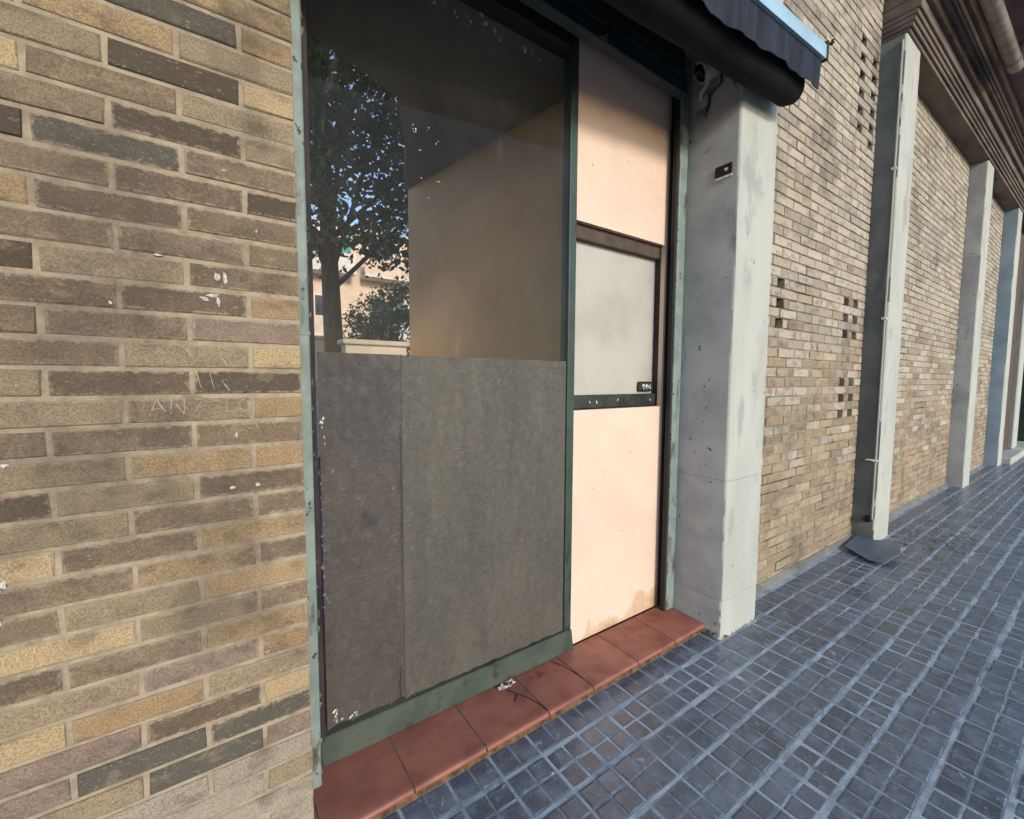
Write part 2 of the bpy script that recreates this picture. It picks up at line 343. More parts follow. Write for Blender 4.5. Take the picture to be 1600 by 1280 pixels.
# ------------------------------------------------------------------ brick walls
CH, ML = .0752, .288                        # course height, brick module
Z0 = H+.323                                 # top joint of course 0
brick_cache = {}
def brick_geo(wd, ht, jit):
    hx, hz, c = wd/2, ht/2, .0035
    j = lambda a=.0020: jit.uniform(-a, a)
    vs = [(-hx,.05,-hz),(hx,.05,-hz),(hx,.05,hz),(-hx,.05,hz),
          (-hx+j(),c,-hz+j()),(hx+j(),c,-hz+j()),(hx+j(),c,hz+j()),(-hx+j(),c,hz+j()),
          (-hx+c+j(.002),j(.0006),-hz+c+j()),(0,j(.0006),-hz+c+j(.0016)),(hx-c+j(.002),j(.0006),-hz+c+j()),(hx-c+j(.002),j(.0006),hz-c+j()),(0,j(.0006),hz-c+j(.0016)),(-hx+c+j(.002),j(.0006),hz-c+j())]
    fs = [(8,9,12,13),(9,10,11,12),(4,5,10,9,8),(5,6,11,10),(6,7,13,12,11),(7,4,8,13),(0,1,5,4),(1,2,6,5),(2,3,7,6),(3,0,4,7)]
    return vs, fs
def brick_mesh(wd, ht, k):
    key = (round(wd, 3), round(ht, 3), k)
    if key not in brick_cache:
        vs, fs = brick_geo(wd, ht, rnd); me = bpy.data.meshes.new('brick'); me.from_pydata(vs, [], fs); me.materials.append(MB_OBJ); brick_cache[key] = me
    return brick_cache[key]
def brick_wall(label, x0, x1, y, kb, kt, phaseA, colour, mortar, depth=.3, holes=(), nparts=290, rec=.007, jv=.010, jh=.011, joint_jit=.006):
    """kb..kt: course indices; phaseA: x of a joint in even courses; holes: (xa, xb, course)"""
    root = thing('brick_wall', label, 'brick wall')
    zlo = max(0, Z0+(kb-1)*CH); ztop = Z0+kt*CH
    m = MB(); hk = {}
    for a, b, k in holes: hk.setdefault(k, []).append((a, b))
    # mortar bed, open at the vent holes
    k = kb; run = None
    for k in range(kb, kt+1):
        za, zb = Z0+(k-1)*CH, Z0+k*CH; za = max(za, 0)
        if k in hk:
            xs = x0
            for a, b in sorted(hk[k]):
                if a > xs: m.box(xs, a-.002, y+rec, y+.11, za, zb)
                xs = b+.002
            if xs < x1: m.box(xs, x1, y+rec, y+.11, za, zb)
        else: m.box(x0, x1, y+rec, y+.11, za, zb)
    m.build('mortar', mortar, root)
    part_box('dark_backing', INDARK, root, x0, x1, y+.17, y+depth, zlo, ztop)  # dark backing, its colour gives the shade inside the vent holes
    items = []
    for k in range(kb, kt+1):
        za, zb = Z0+(k-1)*CH, Z0+k*CH
        if zb < .03: continue
        if za < 0: za = 0
        off = phaseA if k % 2 == 0 else phaseA+ML/2
        n0 = math.floor((x0-off)/ML)-1; idx = 0
        for q in range(n0, n0+int((x1-x0)/ML)+4):
            dj = rnd.uniform(-joint_jit, joint_jit)
            a = off+q*ML; b = a+ML; a = max(a, x0); b = min(b, x1)
            if b-a < .03: continue
            segs = [(a, b)]
            for ha, hb in hk.get(k, ()):
                ns = []
                for sa, sb in segs:
                    if hb <= sa or ha >= sb: ns.append((sa, sb))
                    else:
                        if ha-sa > .02: ns.append((sa, ha+jv/2))
                        if sb-hb > .02: ns.append((hb-jv/2, sb))
                segs = ns
            for sa, sb in segs:
                items.append((k, q, sa+(jv/2 if sa > x0 else 0), sb-(jv/2 if sb < x1 else 0), za+jh/2, zb-jh/2))
    def size(it):
        cx, cz = (it[2]+it[3])/2, (it[4]+it[5])/2
        if not in_view((cx, y, cz)): return 0
        return 1/(cx*cx+y*y+(cz-H)**2)
    items.sort(key=size, reverse=True)
    mb = MB()
    for n, it in enumerate(items):
        k, q, a, b, za, zb = it; wd, ht = b-a, zb-za; c = colour(k, (a+b)/2, (za+zb)/2-H, wd)
        loc = Vector(((a+b)/2, y+rnd.uniform(-.0018, .0018), (za+zb)/2))
        if n < nparts and size(it) > 0:
            o = bpy.data.objects.new('brick', brick_mesh(wd, ht, rnd.randrange(4))); col.objects.link(o); o.parent = root
            o.location = loc; o.rotation_euler = (rnd.uniform(-.008, .008), rnd.uniform(-.003, .003), rnd.uniform(-.004, .004)); o.color = c
        else:
            vs, fs = brick_geo(wd, ht, rnd); mb.add([(v[0]+loc.x, v[1]+loc.y, v[2]+loc.z) for v in vs], fs, 0, c)
    if mb.v: mb.build('brick_mass', MB_ATT, root)['kind'] = 'stuff'
    return root
PAL = {'C': (196, 172, 134), 'T': (168, 144, 112), 'O': (176, 148, 114), 'B': (136, 119, 102), 'D': (92, 82, 73), 'G': (156, 139, 117),
       'K': (94, 92, 86), 'P': (148, 129, 118), 'W': (174, 163, 148), 'N': (116, 101, 88)}
# courses of the left wall read off the photograph: left, middle, right brick of every course
LEFT = {14: 'TTT', 13: 'TGT', 12: 'GTT', 11: 'TGT', 10: 'TTT', 9: 'TKT', 8: 'TTG', 7: 'GDC', 6: 'CBG', 5: 'BDG', 4: 'DKB', 3: 'BND', 2: 'TNB', 1: 'BBB', 0: 'DGN',
        -1: 'NNT', -2: 'BBP', -3: 'BGC', -4: 'GND', -5: 'GBT', -6: 'BNB', -7: 'GTO', -8: 'DGN', -9: 'GBB', -10: 'CBT', -11: 'BTB', -12: 'BGO', -13: 'CGB',
        -14: 'NBT', -15: 'GPO', -16: 'COG', -17: 'PNC', -18: 'PKK', -19: 'GKP', -20: 'GWW', -21: 'WWG', -22: 'WGW', -23: 'GWW', -24: 'WWW', -25: 'WWG'}
def left_col(k, x, z, wd):
    if k % 2 == 0: i = 2 if x > -.04 else (1 if x > -.33 else 0)
    else: i = 2 if x > .10 else (1 if x > -.19 else 0)
    ch = LEFT.get(k, 'GTB')[i] if x > -.6 else rnd.choice('GTBNC')
    r = PAL[ch]; t = rnd.uniform(-5, 5); return lin(r[0]+t+3, r[1]+t, r[2]+t-5, .95)
lw = brick_wall('blotchy brown brick wall left of the shop window, scratched with chalk', -1.1, .24, LEFT_Y, -26, 14, -.04, left_col, MORTAR, depth=.28, jv=.0125, jh=.012, rec=.005)
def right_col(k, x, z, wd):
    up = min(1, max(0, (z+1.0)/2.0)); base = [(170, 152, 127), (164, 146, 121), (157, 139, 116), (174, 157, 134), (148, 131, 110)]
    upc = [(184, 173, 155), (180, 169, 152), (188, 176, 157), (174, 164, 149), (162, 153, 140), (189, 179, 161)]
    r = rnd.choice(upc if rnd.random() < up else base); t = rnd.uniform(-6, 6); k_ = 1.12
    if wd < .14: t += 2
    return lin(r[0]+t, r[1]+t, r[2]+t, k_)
def kz(z): return round((z-.323)/CH+.5)
holes = []
for i, z in enumerate((3.10, 2.95, 2.80, 2.65, 2.50, 2.35)): 
    holes.append((4.90, 5.03, kz(3.10)-2*i)); holes.append((5.20, 5.33, kz(3.10)-1-2*i))
for i in range(3):
    holes += [(3.27, 3.375, kz(.77)-2*i), (3.52, 3.645, kz(.77)-2*i), (4.84, 4.97, kz(.77)-2*i), (5.08, 5.21, kz(.77)-2*i),
              (4.84, 4.97, kz(-.03)-2*i), (5.08, 5.21, kz(-.03)-2*i)]
C1, C2, C3, C4 = 2.565, 5.385, 9.38, 12.38
CW = .445
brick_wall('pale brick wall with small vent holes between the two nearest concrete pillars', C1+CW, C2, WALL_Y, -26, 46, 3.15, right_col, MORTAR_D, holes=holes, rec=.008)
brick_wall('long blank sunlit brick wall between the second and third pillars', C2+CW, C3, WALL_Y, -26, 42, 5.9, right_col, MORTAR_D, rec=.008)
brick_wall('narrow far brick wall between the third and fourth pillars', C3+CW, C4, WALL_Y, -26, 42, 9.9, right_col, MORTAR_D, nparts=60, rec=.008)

# chalk scratches and paint daubs on the left wall
def strokes(name, mat, parent, lines, y, wdt=.0035):
    b = MB()
    for ln in lines:
        ln2 = [ln[0]]
        for (xa, za), (xb, zb) in zip(ln[:-1], ln[1:]):
            for t in (.33, .66, 1): ln2.append((xa+(xb-xa)*t+rnd.uniform(-.0012, .0012), za+(zb-za)*t+rnd.uniform(-.0012, .0012)))
        ln = ln2
        for (xa, za), (xb, zb) in zip(ln[:-1], ln[1:]):
            if rnd.random() < .2: xb, zb = xa+(xb-xa)*.6, za+(zb-za)*.6
            d = Vector((xb-xa, 0, zb-za)); L = d.length
            if L < 1e-5: continue
            nrm = Vector((-d.z, 0, d.x))/L*wdt*rnd.uniform(.3, .6); yy = y+rnd.uniform(-.0004, .0004)
            p = [Vector((xa, yy, za+H))+nrm, Vector((xb, yy, zb+H))+nrm*.7, Vector((xb, yy, zb+H))-nrm*.7, Vector((xa, yy, za+H))-nrm]
            b.add([q for q in p]+[q+Vector((0, .004, 0)) for q in p], [(0,1,2,3),(4,7,6,5),(0,4,5,1),(1,5,6,2),(2,6,7,3),(3,7,4,0)])
    return b.build(name, mat, parent)
CHALK2 = surf('daub_white', lin(200, 196, 188), lin(140, 130, 118), .95, 120, 160, .8, .003)
CHALK = surf('chalk', lin(186, 174, 158), lin(150, 136, 120), .95, 60, 120, .4, .002)
# letters scratched in course -5 and slashes around it
A = [[(-.135,-.105),(-.118,-.06),(-.10,-.10)],[(-.13,-.09),(-.105,-.082)],[(-.09,-.103),(-.088,-.06),(-.06,-.10),(-.058,-.063)],[(-.035,-.095),(-.02,-.068)],
     [(-.012,-.07),(.02,-.066)],[(.04,-.062),(.038,-.10),(.06,-.097)],[(.07,-.075),(.08,-.064),(.095,-.072),(.097,-.09),(.085,-.1),(.072,-.092),(.07,-.075)]]
B2 = [[(-.03,.02),(-.018,-.03)],[(.0,.03),(.012,-.035)],[(.02,.075),(.045,.035)],[(-.05,.08),(-.03,.045)],[(.03,-.01),(.05,-.04)],[(.11,-.13),(.12,-.17)],[(.15,-.12),(.165,-.16)]]
strokes('chalk_scratch', CHALK, lw, A+B2, LEFT_Y-.0024, .0021)
def blob(b, x, z, y, rx, rz, n=9):
    c = len(b.v); pts = []
    for i in range(n):
        a = 2*math.pi*i/n; k = rnd.uniform(.45, 1.2); pts.append((x+rx*k*math.cos(a), z+rz*k*math.sin(a)))
    vs = [(px, y, pz+H) for px, pz in pts]+[(px, y+.005, pz+H) for px, pz in pts]
    b.add(vs, [tuple(range(n))]+[tuple(range(n, 2*n))[::-1]]+[(i, (i+1) % n, n+(i+1) % n, n+i) for i in range(n)])
b = MB()
for x, z, rx, rz in [(.03,.235+.05,.008,.014),(.048,.285,.007,.018),(-.003,.222,.012,.009),(.018,.232,.018,.006),(.03,.217,.006,.018),(-.10,.325,.010,.005),(-.43,-.51,.012,.012),(-.42,-.495,.006,.012),
                     (-.44,-.60,.010,.004),(-.43,-.585,.004,.01),(-.405,-.21,.010,.006),(.045,-.325,.008,.005),(.11,-.325,.006,.006),(.06,-.17,.004,.012),(-.2,.19,.004,.005),(.12,-.86,.006,.004),(.055,.585,.004,.003),(.13,.43,.003,.005)]:
    blob(b, x, z, LEFT_Y-.0028, rx, rz)
b.build('paint_daub', CHALK2, lw)

# ------------------------------------------------------------------ concrete pillars
PF = 1.375
SIDE_GREY = surf('side_concrete', lin(158, 158, 156), lin(136, 137, 137), .8, 3, 90, .4, .004, spots=(lin(90, 92, 94), 18, .68), spec=.3, grime=(lin(112, 116, 120), 3.5, .58, (1, 1, .4)))
SIDE_BLUE = surf('side_blue_grey', lin(132, 148, 160), lin(116, 132, 146), .7, 3, 90, .3, .003)
SIDE_DARK = surf('side_concrete_dark', lin(112, 114, 108), lin(92, 94, 90), .8, 3, 90, .4, .004, spec=.3, grime=(lin(90, 92, 88), 3.5, .58, (1, 1, .4)))
def pillar(x0, label, seams, top, side, y1=1.86, z0=-.02):
    t = thing('concrete_pillar', label, 'pillar'); zs = [z0]+[s+H for s in seams]+[top+H]
    for a, b_ in zip(zs[:-1], zs[1:]):
        b = MB(); xa, xb, ya, ch = x0+rnd.uniform(-.001, .001), x0+CW+rnd.uniform(-.001, .001), PF+rnd.uniform(-.001, .001), .016
        pr = [(xa, y1), (xa, ya+ch), (xa+ch*.35, ya+ch*.3), (xa+ch, ya), (xb-ch, ya), (xb-ch*.3, ya+ch*.3), (xb, ya+ch), (xb, y1)]; nz = 14; vs = []
        for q in range(nz+1):
            z = a+.001+(b_-a-.002)*q/nz
            for m_, (x, y) in enumerate(pr):
                e = .003 if 1 <= m_ <= 6 and 0 < q < nz else 0
                vs.append((x+rnd.uniform(-e, e)*(1 if m_ in (2, 5) else .4), y+rnd.uniform(-e, e)*.4, z))
        fc = [(q*8+m_, q*8+(m_+1) % 8, (q+1)*8+(m_+1) % 8, (q+1)*8+m_) for q in range(nz) for m_ in range(8)]+[tuple(range(8)), tuple(nz*8+m_ for m_ in range(8))]
        b.add(vs, fc); o = b.build('shaft_section', [CONCRETE, side], t, smooth=True)
        for pl in o.data.polygons:
            if pl.normal.x < -.9 and abs(pl.normal.z) < .3: pl.material_index = 1      # the side towards the shop gets its own darker material
    return t
p1 = pillar(C1, 'nearest grey-white concrete pillar beside the peach panel and red tile step', (-1.38, -.62), 3.0, SIDE_GREY)
p2 = pillar(C2, 'second white concrete pillar with a cable down its edge and bent sheet at its foot', (-1.1, 2.15), 3.2, SIDE_DARK)
pillar(C3, 'third white concrete pillar, between two blank brick walls', (1.85,), 3.2, SIDE_GREY)
pillar(C4, 'farthest bluish concrete pillar before the dark doorway', (1.4,), 3.2, SIDE_BLUE)
b = MB()
for i in range(26):
    x = C1+rnd.uniform(-.015, CW+.01); y = PF-rnd.uniform(0, .018); s = rnd.uniform(.008, .022) if x < C1+.08 else rnd.uniform(.005, .010)
    vs = [Vector((x, y, .004))+Vector((rnd.uniform(-s, s), rnd.uniform(-s, s)*.7, rnd.uniform(-.006, s*1.3))) for _ in range(6)]
    b.add(vs, [(0,1,2),(0,2,3),(0,3,4),(0,4,1),(5,2,1),(5,3,2),(5,4,3),(5,1,4)])
for i in range(10):
    x = C1-rnd.uniform(0, .012); y = PF+rnd.uniform(0, .10); s = rnd.uniform(.008, .02)
    vs = [Vector((x, y, .01))+Vector((rnd.uniform(-s, s)*.6, rnd.uniform(-s, s), rnd.uniform(-.006, s*2))) for _ in range(6)]
    b.add(vs, [(0,1,2),(0,2,3),(0,3,4),(0,4,1),(5,2,1),(5,3,2),(5,4,3),(5,1,4)])
b.build('crumbled_edge', CONC_ROUGH, p1)['kind'] = 'stuff'
# skirting under the vented wall
def skirting(x0, x1, label):
    b = MB(); b.prism_x([(WALL_Y-.035, -.01), (WALL_Y-.03, .022), (WALL_Y-.004, .05), (WALL_Y-.004, -.01)], x0, x1)
    tag(b.build('skirting', LINTEL, None), label, 'skirting')
skirting(C1+CW+.003, C2-.003, 'low grey cement skirting along the foot of the vented brick wall')
skirting(C2+CW+.003, C3-.003, 'low grey cement skirting along the foot of the long blank wall')

# ------------------------------------------------------------------ threshold step
SZ = .062; SY0, SY1 = 1.475, 1.80
st = thing('door_step', 'red terracotta tiled step along the foot of the shopfront', 'step')
part_box('step_bed', STEPMORTAR, st, .13, C1-.004, SY0+.022, SY1+.05, -.02, SZ-.018)
tx = [.14, .262, .588, .912, 1.258, 1.552, 1.902, 2.238, C1-.005]
for i, (a, b_) in enumerate(zip(tx[:-1], tx[1:])):
    if b_ < .25: continue
    bm_ = MB(); prof = [(SY1-.012, SZ-.016), (SY1-.012, SZ), (SY0+.03, SZ)]
    n = 7
    for q in range(n+1):
        an = math.pi/2+math.pi*q/n
        prof.append((SY0+.013+math.cos(an)*.013+0, SZ-.013+math.sin(an)*.013))
    prof.append((SY0+.03, SZ-.026+.008)); 
    dz = rnd.uniform(-.0012, .0012); prof = [(y, z+dz) for y, z in prof]
    bm_.prism_x(prof, a+.0035, b_-.0035)
    bm_.build('step_tile', TERRA if i != 4 else TERRA, st, smooth=True)
part_box('tile_joint', TGROUT, st, .13, C1-.006, SY0+.012, SY1-.014, SZ-.020, SZ-.0035)
# cracked corner with crumbs of filler, crack lines across two tiles
for pts in ([(1.175,1.72),(1.20,1.66),(1.235,1.60),(1.25,1.55),(1.258,1.49)], [(1.50,1.76),(1.53,1.69),(1.545,1.62),(1.55,1.55)], [(1.20,1.66),(1.16,1.62)]):
    b = MB()
    for (xa, ya), (xb, yb) in zip(pts[:-1], pts[1:]):
        d = Vector((xb-xa, yb-ya, 0)); nn = Vector((-d.y, d.x, 0)).normalized()*.0022
        p = [Vector((xa, ya, SZ+.0022))+nn, Vector((xb, yb, SZ+.0022))+nn, Vector((xb, yb, SZ+.0022))-nn, Vector((xa, ya, SZ+.0022))-nn]
        b.add(p+[q-Vector((0, 0, .003)) for q in p], [(0,1,2,3),(0,4,5,1),(2,6,7,3)])
    b.build('crack', DARKGAP, st)
def scrap(name, mat, cx, cy, cz, s, n, flat, label, cat):
    b = MB()
    for i in range(n):
        p = Vector((cx+rnd.uniform(-s, s)*1.4, cy+rnd.uniform(-s, s)*.7, cz)); q = s*rnd.uniform(.3, .8)
        vs = [p+Vector((rnd.uniform(-q, q), rnd.uniform(-q, q), rnd.uniform(0, q*flat))) for _ in range(4)]
        b.add(vs+[v-Vector((0, 0, .0015)) for v in vs], [(0,1,2),(0,2,3),(4,6,5),(4,7,6),(0,4,5,1),(1,5,6,2),(2,6,7,3),(3,7,4,0)])
    return tag(b.build(name, mat), label, cat)
scrap('paper_scrap', FLAKE, 1.185, 1.735, SZ+.004, .030, 14, .7, 'crumpled pale scrap on the red step at the foot of the sill', 'litter')

# ------------------------------------------------------------------ roller shutter (guides, rolled slats) around the shopfront
ST = 1.74+H
sh = thing('roller_shutter', 'raised green roller shutter with guide rails and slats above the shopfront', 'shutter')
b = MB(); b.box(.20, .300, 1.685, 1.735, SZ+.003, ST+.25); b.build('guide_rail', GREEN, sh, bevel=.008, seg=2)['label'] = 'worn pale green guide rail against the brick wall'
b = MB(); b.box(.292, .308, 1.715, 1.76, SZ+.003, ST+.25); b.build('guide_lip', DARKGAP, sh, bevel=.002)
b = MB(); b.box(.222, .302, 1.683, 1.737, H+.150, H+.166); b.build('guide_collar', GREEN, sh, bevel=.003)
b = MB(); b.box(C1-.084, C1-.002, 1.71, 1.76, SZ+.003, ST+.25); b.build('guide_rail', GREEN, sh, bevel=.006, seg=2)['label'] = 'pale green guide rail against the concrete pillar'
b = MB(); b.box(C1-.10, C1-.084, 1.722, 1.752, SZ+.003, ST+.2); b.build('guide_lip', BLACKBOX, sh, bevel=.002)
# chipped putty along the guide edges
b = MB()
for xx, yy, n in ((.306, 1.70, 44), (C1-.086, 1.705, 40)):
    for i in range(n):
        z = rnd.uniform(SZ+.02, H+1.5); s = rnd.uniform(.004, .011)
        vs = [Vector((xx, yy+.01, z))+Vector((rnd.uniform(-s, s)*.6, rnd.uniform(-s, s)*.5, rnd.uniform(-s, s)*2.2)) for _ in range(4)]
        b.add(vs, [(0,1,2),(0,3,1),(0,2,3),(1,3,2)])
b.build('chipped_putty', FLAKE_G, sh)['kind'] = 'stuff'
for i in range(9):
    z0 = ST+.005+i*.062; y = 1.655+.006*i
    b = MB(); prof = [(y, z0), (y+.02, z0), (y+.02, z0+.058), (y+.008, z0+.058), (y-.006, z0+.045), (y-.010, z0+.028), (y-.006, z0+.012)]
    b.prism_x(prof, .235, C1-.135); b.build('slat', SHUTTER, sh, smooth=True)
part_box('bottom_bar', SHUTTER, sh, .235, C1-.135, 1.635, 1.695, ST-.035, ST+.002, bevel=.006)
b = MB(); b.box(1.66, 1.72, 1.618, 1.634, ST-.03, ST-.012); b.box(1.682, 1.698, 1.60, 1.634, ST-.028, ST+.03); b.build('pull_handle', BLACKBOX, sh, bevel=.003)

# ------------------------------------------------------------------ shop window
GLINTS = [(0.842, 1.6), (0.893, 1.617), (0.949, 1.598), (1.003, 1.615), (1.019, 1.595), (1.076, 1.656), (1.093, 1.628), (1.09, 1.594), (1.156, 1.609), (1.177, 1.595), (1.323, 1.605), (1.375, 1.614), (1.416, 1.585), (0.775, 0.978), (0.808, 1.073), (0.741, 1.057), (0.749, 1.049), (0.852, 1.02), (0.659, 0.745), (0.695, 0.748), (0.656, 0.693), (0.672, 0.662), (0.782, 0.849), (0.854, 0.867), (0.802, 0.773)]
sw = thing('shop_window', 'large shop window with clear glass above and dark taupe film below', 'window')
GYP = 1.80
FT = H+.100
part_box('glass_pane', GLASS, sw, .312, 1.6235, GYP, GYP+.006, SZ+.105, ST-.02)
b = MB(); b.prism_x([(GYP-.035, SZ+.001), (GYP-.028, SZ+.045), (GYP-.016, SZ+.112), (GYP+.05, SZ+.112), (GYP+.05, SZ+.001)], .302, 1.683)
b.build('sill', SILLGREEN, sw, bevel=.004)
b = MB(); b.box(1.624, 1.654, GYP-.014, GYP+.05, SZ+.113, ST+.10); b.build('mullion', GREEN_D, sw, bevel=.004, seg=2)
b = MB(); b.box(1.655, 1.684, GYP-.006, GYP+.05, SZ+.113, ST+.10); b.build('mullion_cover', GREEN_D, sw, bevel=.004, seg=2)
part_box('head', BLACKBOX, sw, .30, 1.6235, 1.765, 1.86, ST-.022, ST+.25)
part_box('jamb', DARKGAP, sw, .296, .330, 1.765, 1.85, SZ+.113, ST-.023)
def film(name, mat, x0, x1, z0, z1, y, nx, nz, amp):
    """a slightly wrinkled sheet with thickness, torn lower edge"""
    b = MB(); vs = []; 
    for i in range(nx+1):
        for j in range(nz+1):
            u, v = i/nx, j/nz; x = x0+(x1-x0)*u; zb = z0+ (rnd.uniform(0, .012) if 0 < i < nx else 0); z = zb+(z1-zb)*v
            yy = y-amp*(.5+.5*math.sin(9*u+5*v+3*math.sin(4*v)))*.5-amp*.4*rnd.random()*(1 if 0 < j < nz else 0)
            vs.append((x, yy, z))
    n = len(vs); q = nz+1
    fs = [(i*q+j, (i+1)*q+j, (i+1)*q+j+1, i*q+j+1) for i in range(nx) for j in range(nz)]
    vs2 = [(x, y+.0012, z) for x, _, z in vs]
    fs2 = [tuple(k+n for k in f[::-1]) for f in fs]
    rim = [i*q for i in range(nx+1)]+[nx*q+j for j in range(1, nz+1)]+[i*q+nz for i in range(nx-1, -1, -1)]+[j for j in range(nz-1, 0, -1)]
    fs3 = [(rim[k], rim[k]+n, rim[(k+1) % len(rim)]+n, rim[(k+1) % len(rim)]) for k in range(len(rim))]
    b.add(vs+vs2, fs+fs2+fs3); return b.build(name, mat, sw, smooth=True)
film('window_film', FILM_L, .345, .684, SZ+.128, FT, GYP-.0030, 10, 44, .0016)['label'] = 'darker charcoal strip of film'
film('window_film', FILM_R, .676, 1.618, SZ+.120, FT-.002, GYP-.0060, 26, 44, .0022)['label'] = 'lighter taupe sheet of film'
b = MB()   # torn bits along the film's lower left corner and left edge
def flake(b, x, z, s, y=GYP-.009):
    vs = [Vector((x+rnd.uniform(-s, s), y-rnd.uniform(0, s*.5), z+rnd.uniform(-s, s)*1.5)) for _ in range(4)]
    b.add(vs, [(0,1,2),(0,3,1),(0,2,3),(1,3,2)])
for i in range(16): flake(b, .372+rnd.uniform(-.008, .01), SZ+.155+rnd.uniform(0, .05), .006)
for i in range(10): flake(b, .42+rnd.uniform(-.02, .05), SZ+.15+rnd.uniform(0, .012)+.0, .005)
for i in range(7): flake(b, .352+rnd.uniform(-.004, .006), H-.18+rnd.uniform(-.02, .025), .006)
for i in range(5): flake(b, .36, H-.245+rnd.uniform(-.02, .02), .004)
for x, z in GLINTS:  # glints of sky on the glass, modelled as small pale flakes
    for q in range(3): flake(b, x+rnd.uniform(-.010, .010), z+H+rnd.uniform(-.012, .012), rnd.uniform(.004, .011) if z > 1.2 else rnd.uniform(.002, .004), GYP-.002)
b.build('torn_flake_and_glint', FLAKE, sw)['kind'] = 'stuff'
b = MB()
for i in range(60): flake(b, .350+rnd.uniform(-.012, .008), H+rnd.uniform(-.95, -.2), rnd.uniform(.003, .009))
for i in range(60): 
    x = rnd.uniform(.36, 1.59); flake(b, x, SZ+.128+rnd.uniform(0, .02), rnd.uniform(.002, .006))
for i in range(12): flake(b, .62+rnd.uniform(-.02, .02), H-.64+rnd.uniform(-.02, .02), rnd.uniform(.002, .005))
b.build('torn_edge', FLAKE_G, sw)['kind'] = 'stuff'
b = MB(); b.tube([(.655, GYP-.008, SZ+.14), (.653, GYP-.012, SZ+.2), (.656, GYP-.009, SZ+.29)], [.003, .004, .001], 6); b.tube([(.668, GYP-.008, H-.2), (.669, GYP-.010, H-.6), (.668, GYP-.008, H-.95)], [.001, .0018, .001], 6); b.build('film_crease', FILM_L, sw, smooth=True)

# ------------------------------------------------------------------ peach infill panel with the recessed hatch
pp = thing('infill_panel', 'pale peach rendered panel with a recessed grey hatch, right of the window', 'panel')
XA, XB = 1.686, 2.505; HX0, HX1, HZ0, HZ1 = 1.686, 2.478, H-.178, H+.875
PT = ST+.22
b = MB()
b.box(XA, XB, GYP, GYP+.03, SZ+.003, HZ0); b.box(XA, XB, GYP, GYP+.03, HZ1, PT); b.box(HX1, XB, GYP, GYP+.03, HZ0, HZ1)
b.build('render_face', PEACH, pp)
part_box('hatch_board', GREYBOARD, pp, HX0+.0145, HX1+.010, GYP+.075, GYP+.095, HZ0+.004, HZ1-.004)
part_box('hatch_reveal', DARKGAP, pp, HX1+.0005, HX1+.014, GYP+.0305, GYP+.0745, HZ0+.001, HZ1-.001)
part_box('hatch_header', SOFFITBROWN, pp, HX0+.0145, HX1-.001, GYP+.034, GYP+.074, HZ1-.082, HZ1-.001, bevel=.004)
part_box('hatch_soffit', SOFFITBROWN, pp, HX0+.0145, HX1+.016, GYP+.031, GYP+.11, HZ1+.001, HZ1+.02)
part_box('hatch_floor', HATCHRAIL, pp, HX0+.0145, HX1+.016, GYP+.031, GYP+.11, HZ0-.02, HZ0-.001)
b = MB(); b.box(HX0+.0145, HX1-.001, GYP+.040, GYP+.073, HZ0+.002, HZ0+.085); b.build('hatch_rail', HATCHRAIL, pp, bevel=.006, seg=2)
b = MB(); b.box(HX1-.16, HX1-.02, GYP+.045, GYP+.073, HZ0+.10, HZ0+.165); b.build('hatch_latch', HATCHRAIL, pp, bevel=.008)
b = MB()
for i in range(14):
    x = rnd.uniform(HX1-.15, HX1-.06); flake(b, x, HZ0+.135+rnd.uniform(-.02, .01), .010, GYP+.043)
for i in range(5): 
    x = rnd.uniform(HX0+.1, HX1-.03); flake(b, x, HZ0+.045+rnd.uniform(-.004, .004), .010, GYP+.041)
b.build('hatch_paint_chip', FLAKE, pp)['kind'] = 'stuff'
b = MB()   # ragged lower lip of the upper render
for i in range(30):
    x = HX0+(HX1-HX0)*i/29; s = .008
    vs = [Vector((x+rnd.uniform(-.02, .02), GYP+rnd.uniform(-.002, .012), HZ1+rnd.uniform(-.006, .004))) for _ in range(4)]
    b.add(vs, [(0,1,2),(0,3,1),(0,2,3),(1,3,2)])
b.build('ragged_lip', SOFFITBROWN, pp)['kind'] = 'stuff'
part_box('hatch_casing', INWALL, pp, 1.6875, 1.6995, GYP+.052, GYP+.110, SZ+.003, H+1.75)
part_box('panel_edge_trim', DARKGAP, pp, XB+.001, C1-.003, GYP-.004, GYP+.05, SZ+.003, PT, bevel=.003)
b = MB(); b.tube([(XB-.004, GYP-.006, SZ+.01), (XB-.004, GYP-.006, H+1.6)], .007, 8); b.build('trim_bead', DARKGAP, pp, smooth=True)

# ------------------------------------------------------------------ lintel; unseen upper storey added to shade the tree behind the glass
tag(part_box('concrete_lintel', LINTEL, None, .05, C1-.003, 1.60, 2.1, ST+.26, ST+.62, bevel=.01), 'grey concrete lintel over the roller shutter behind the awning', 'lintel')
UF = thing('shading_upper_storey', 'unseen plain upper storey above the shopfront, added to shade the tree behind the glass', 'building')
part_box('wall', LINTEL, UF, -1.1, C1-.003, 1.615, 2.1, ST+.63, H+7.6)
part_box('wall', LINTEL, UF, C1+CW+.003, 16, 1.64, 2.1, Z0+46*CH+.01, H+7.6)
part_box('wall', LINTEL, UF, C1+.001, C1+CW-.001, 1.40, 2.1, H+3.01, H+7.6)

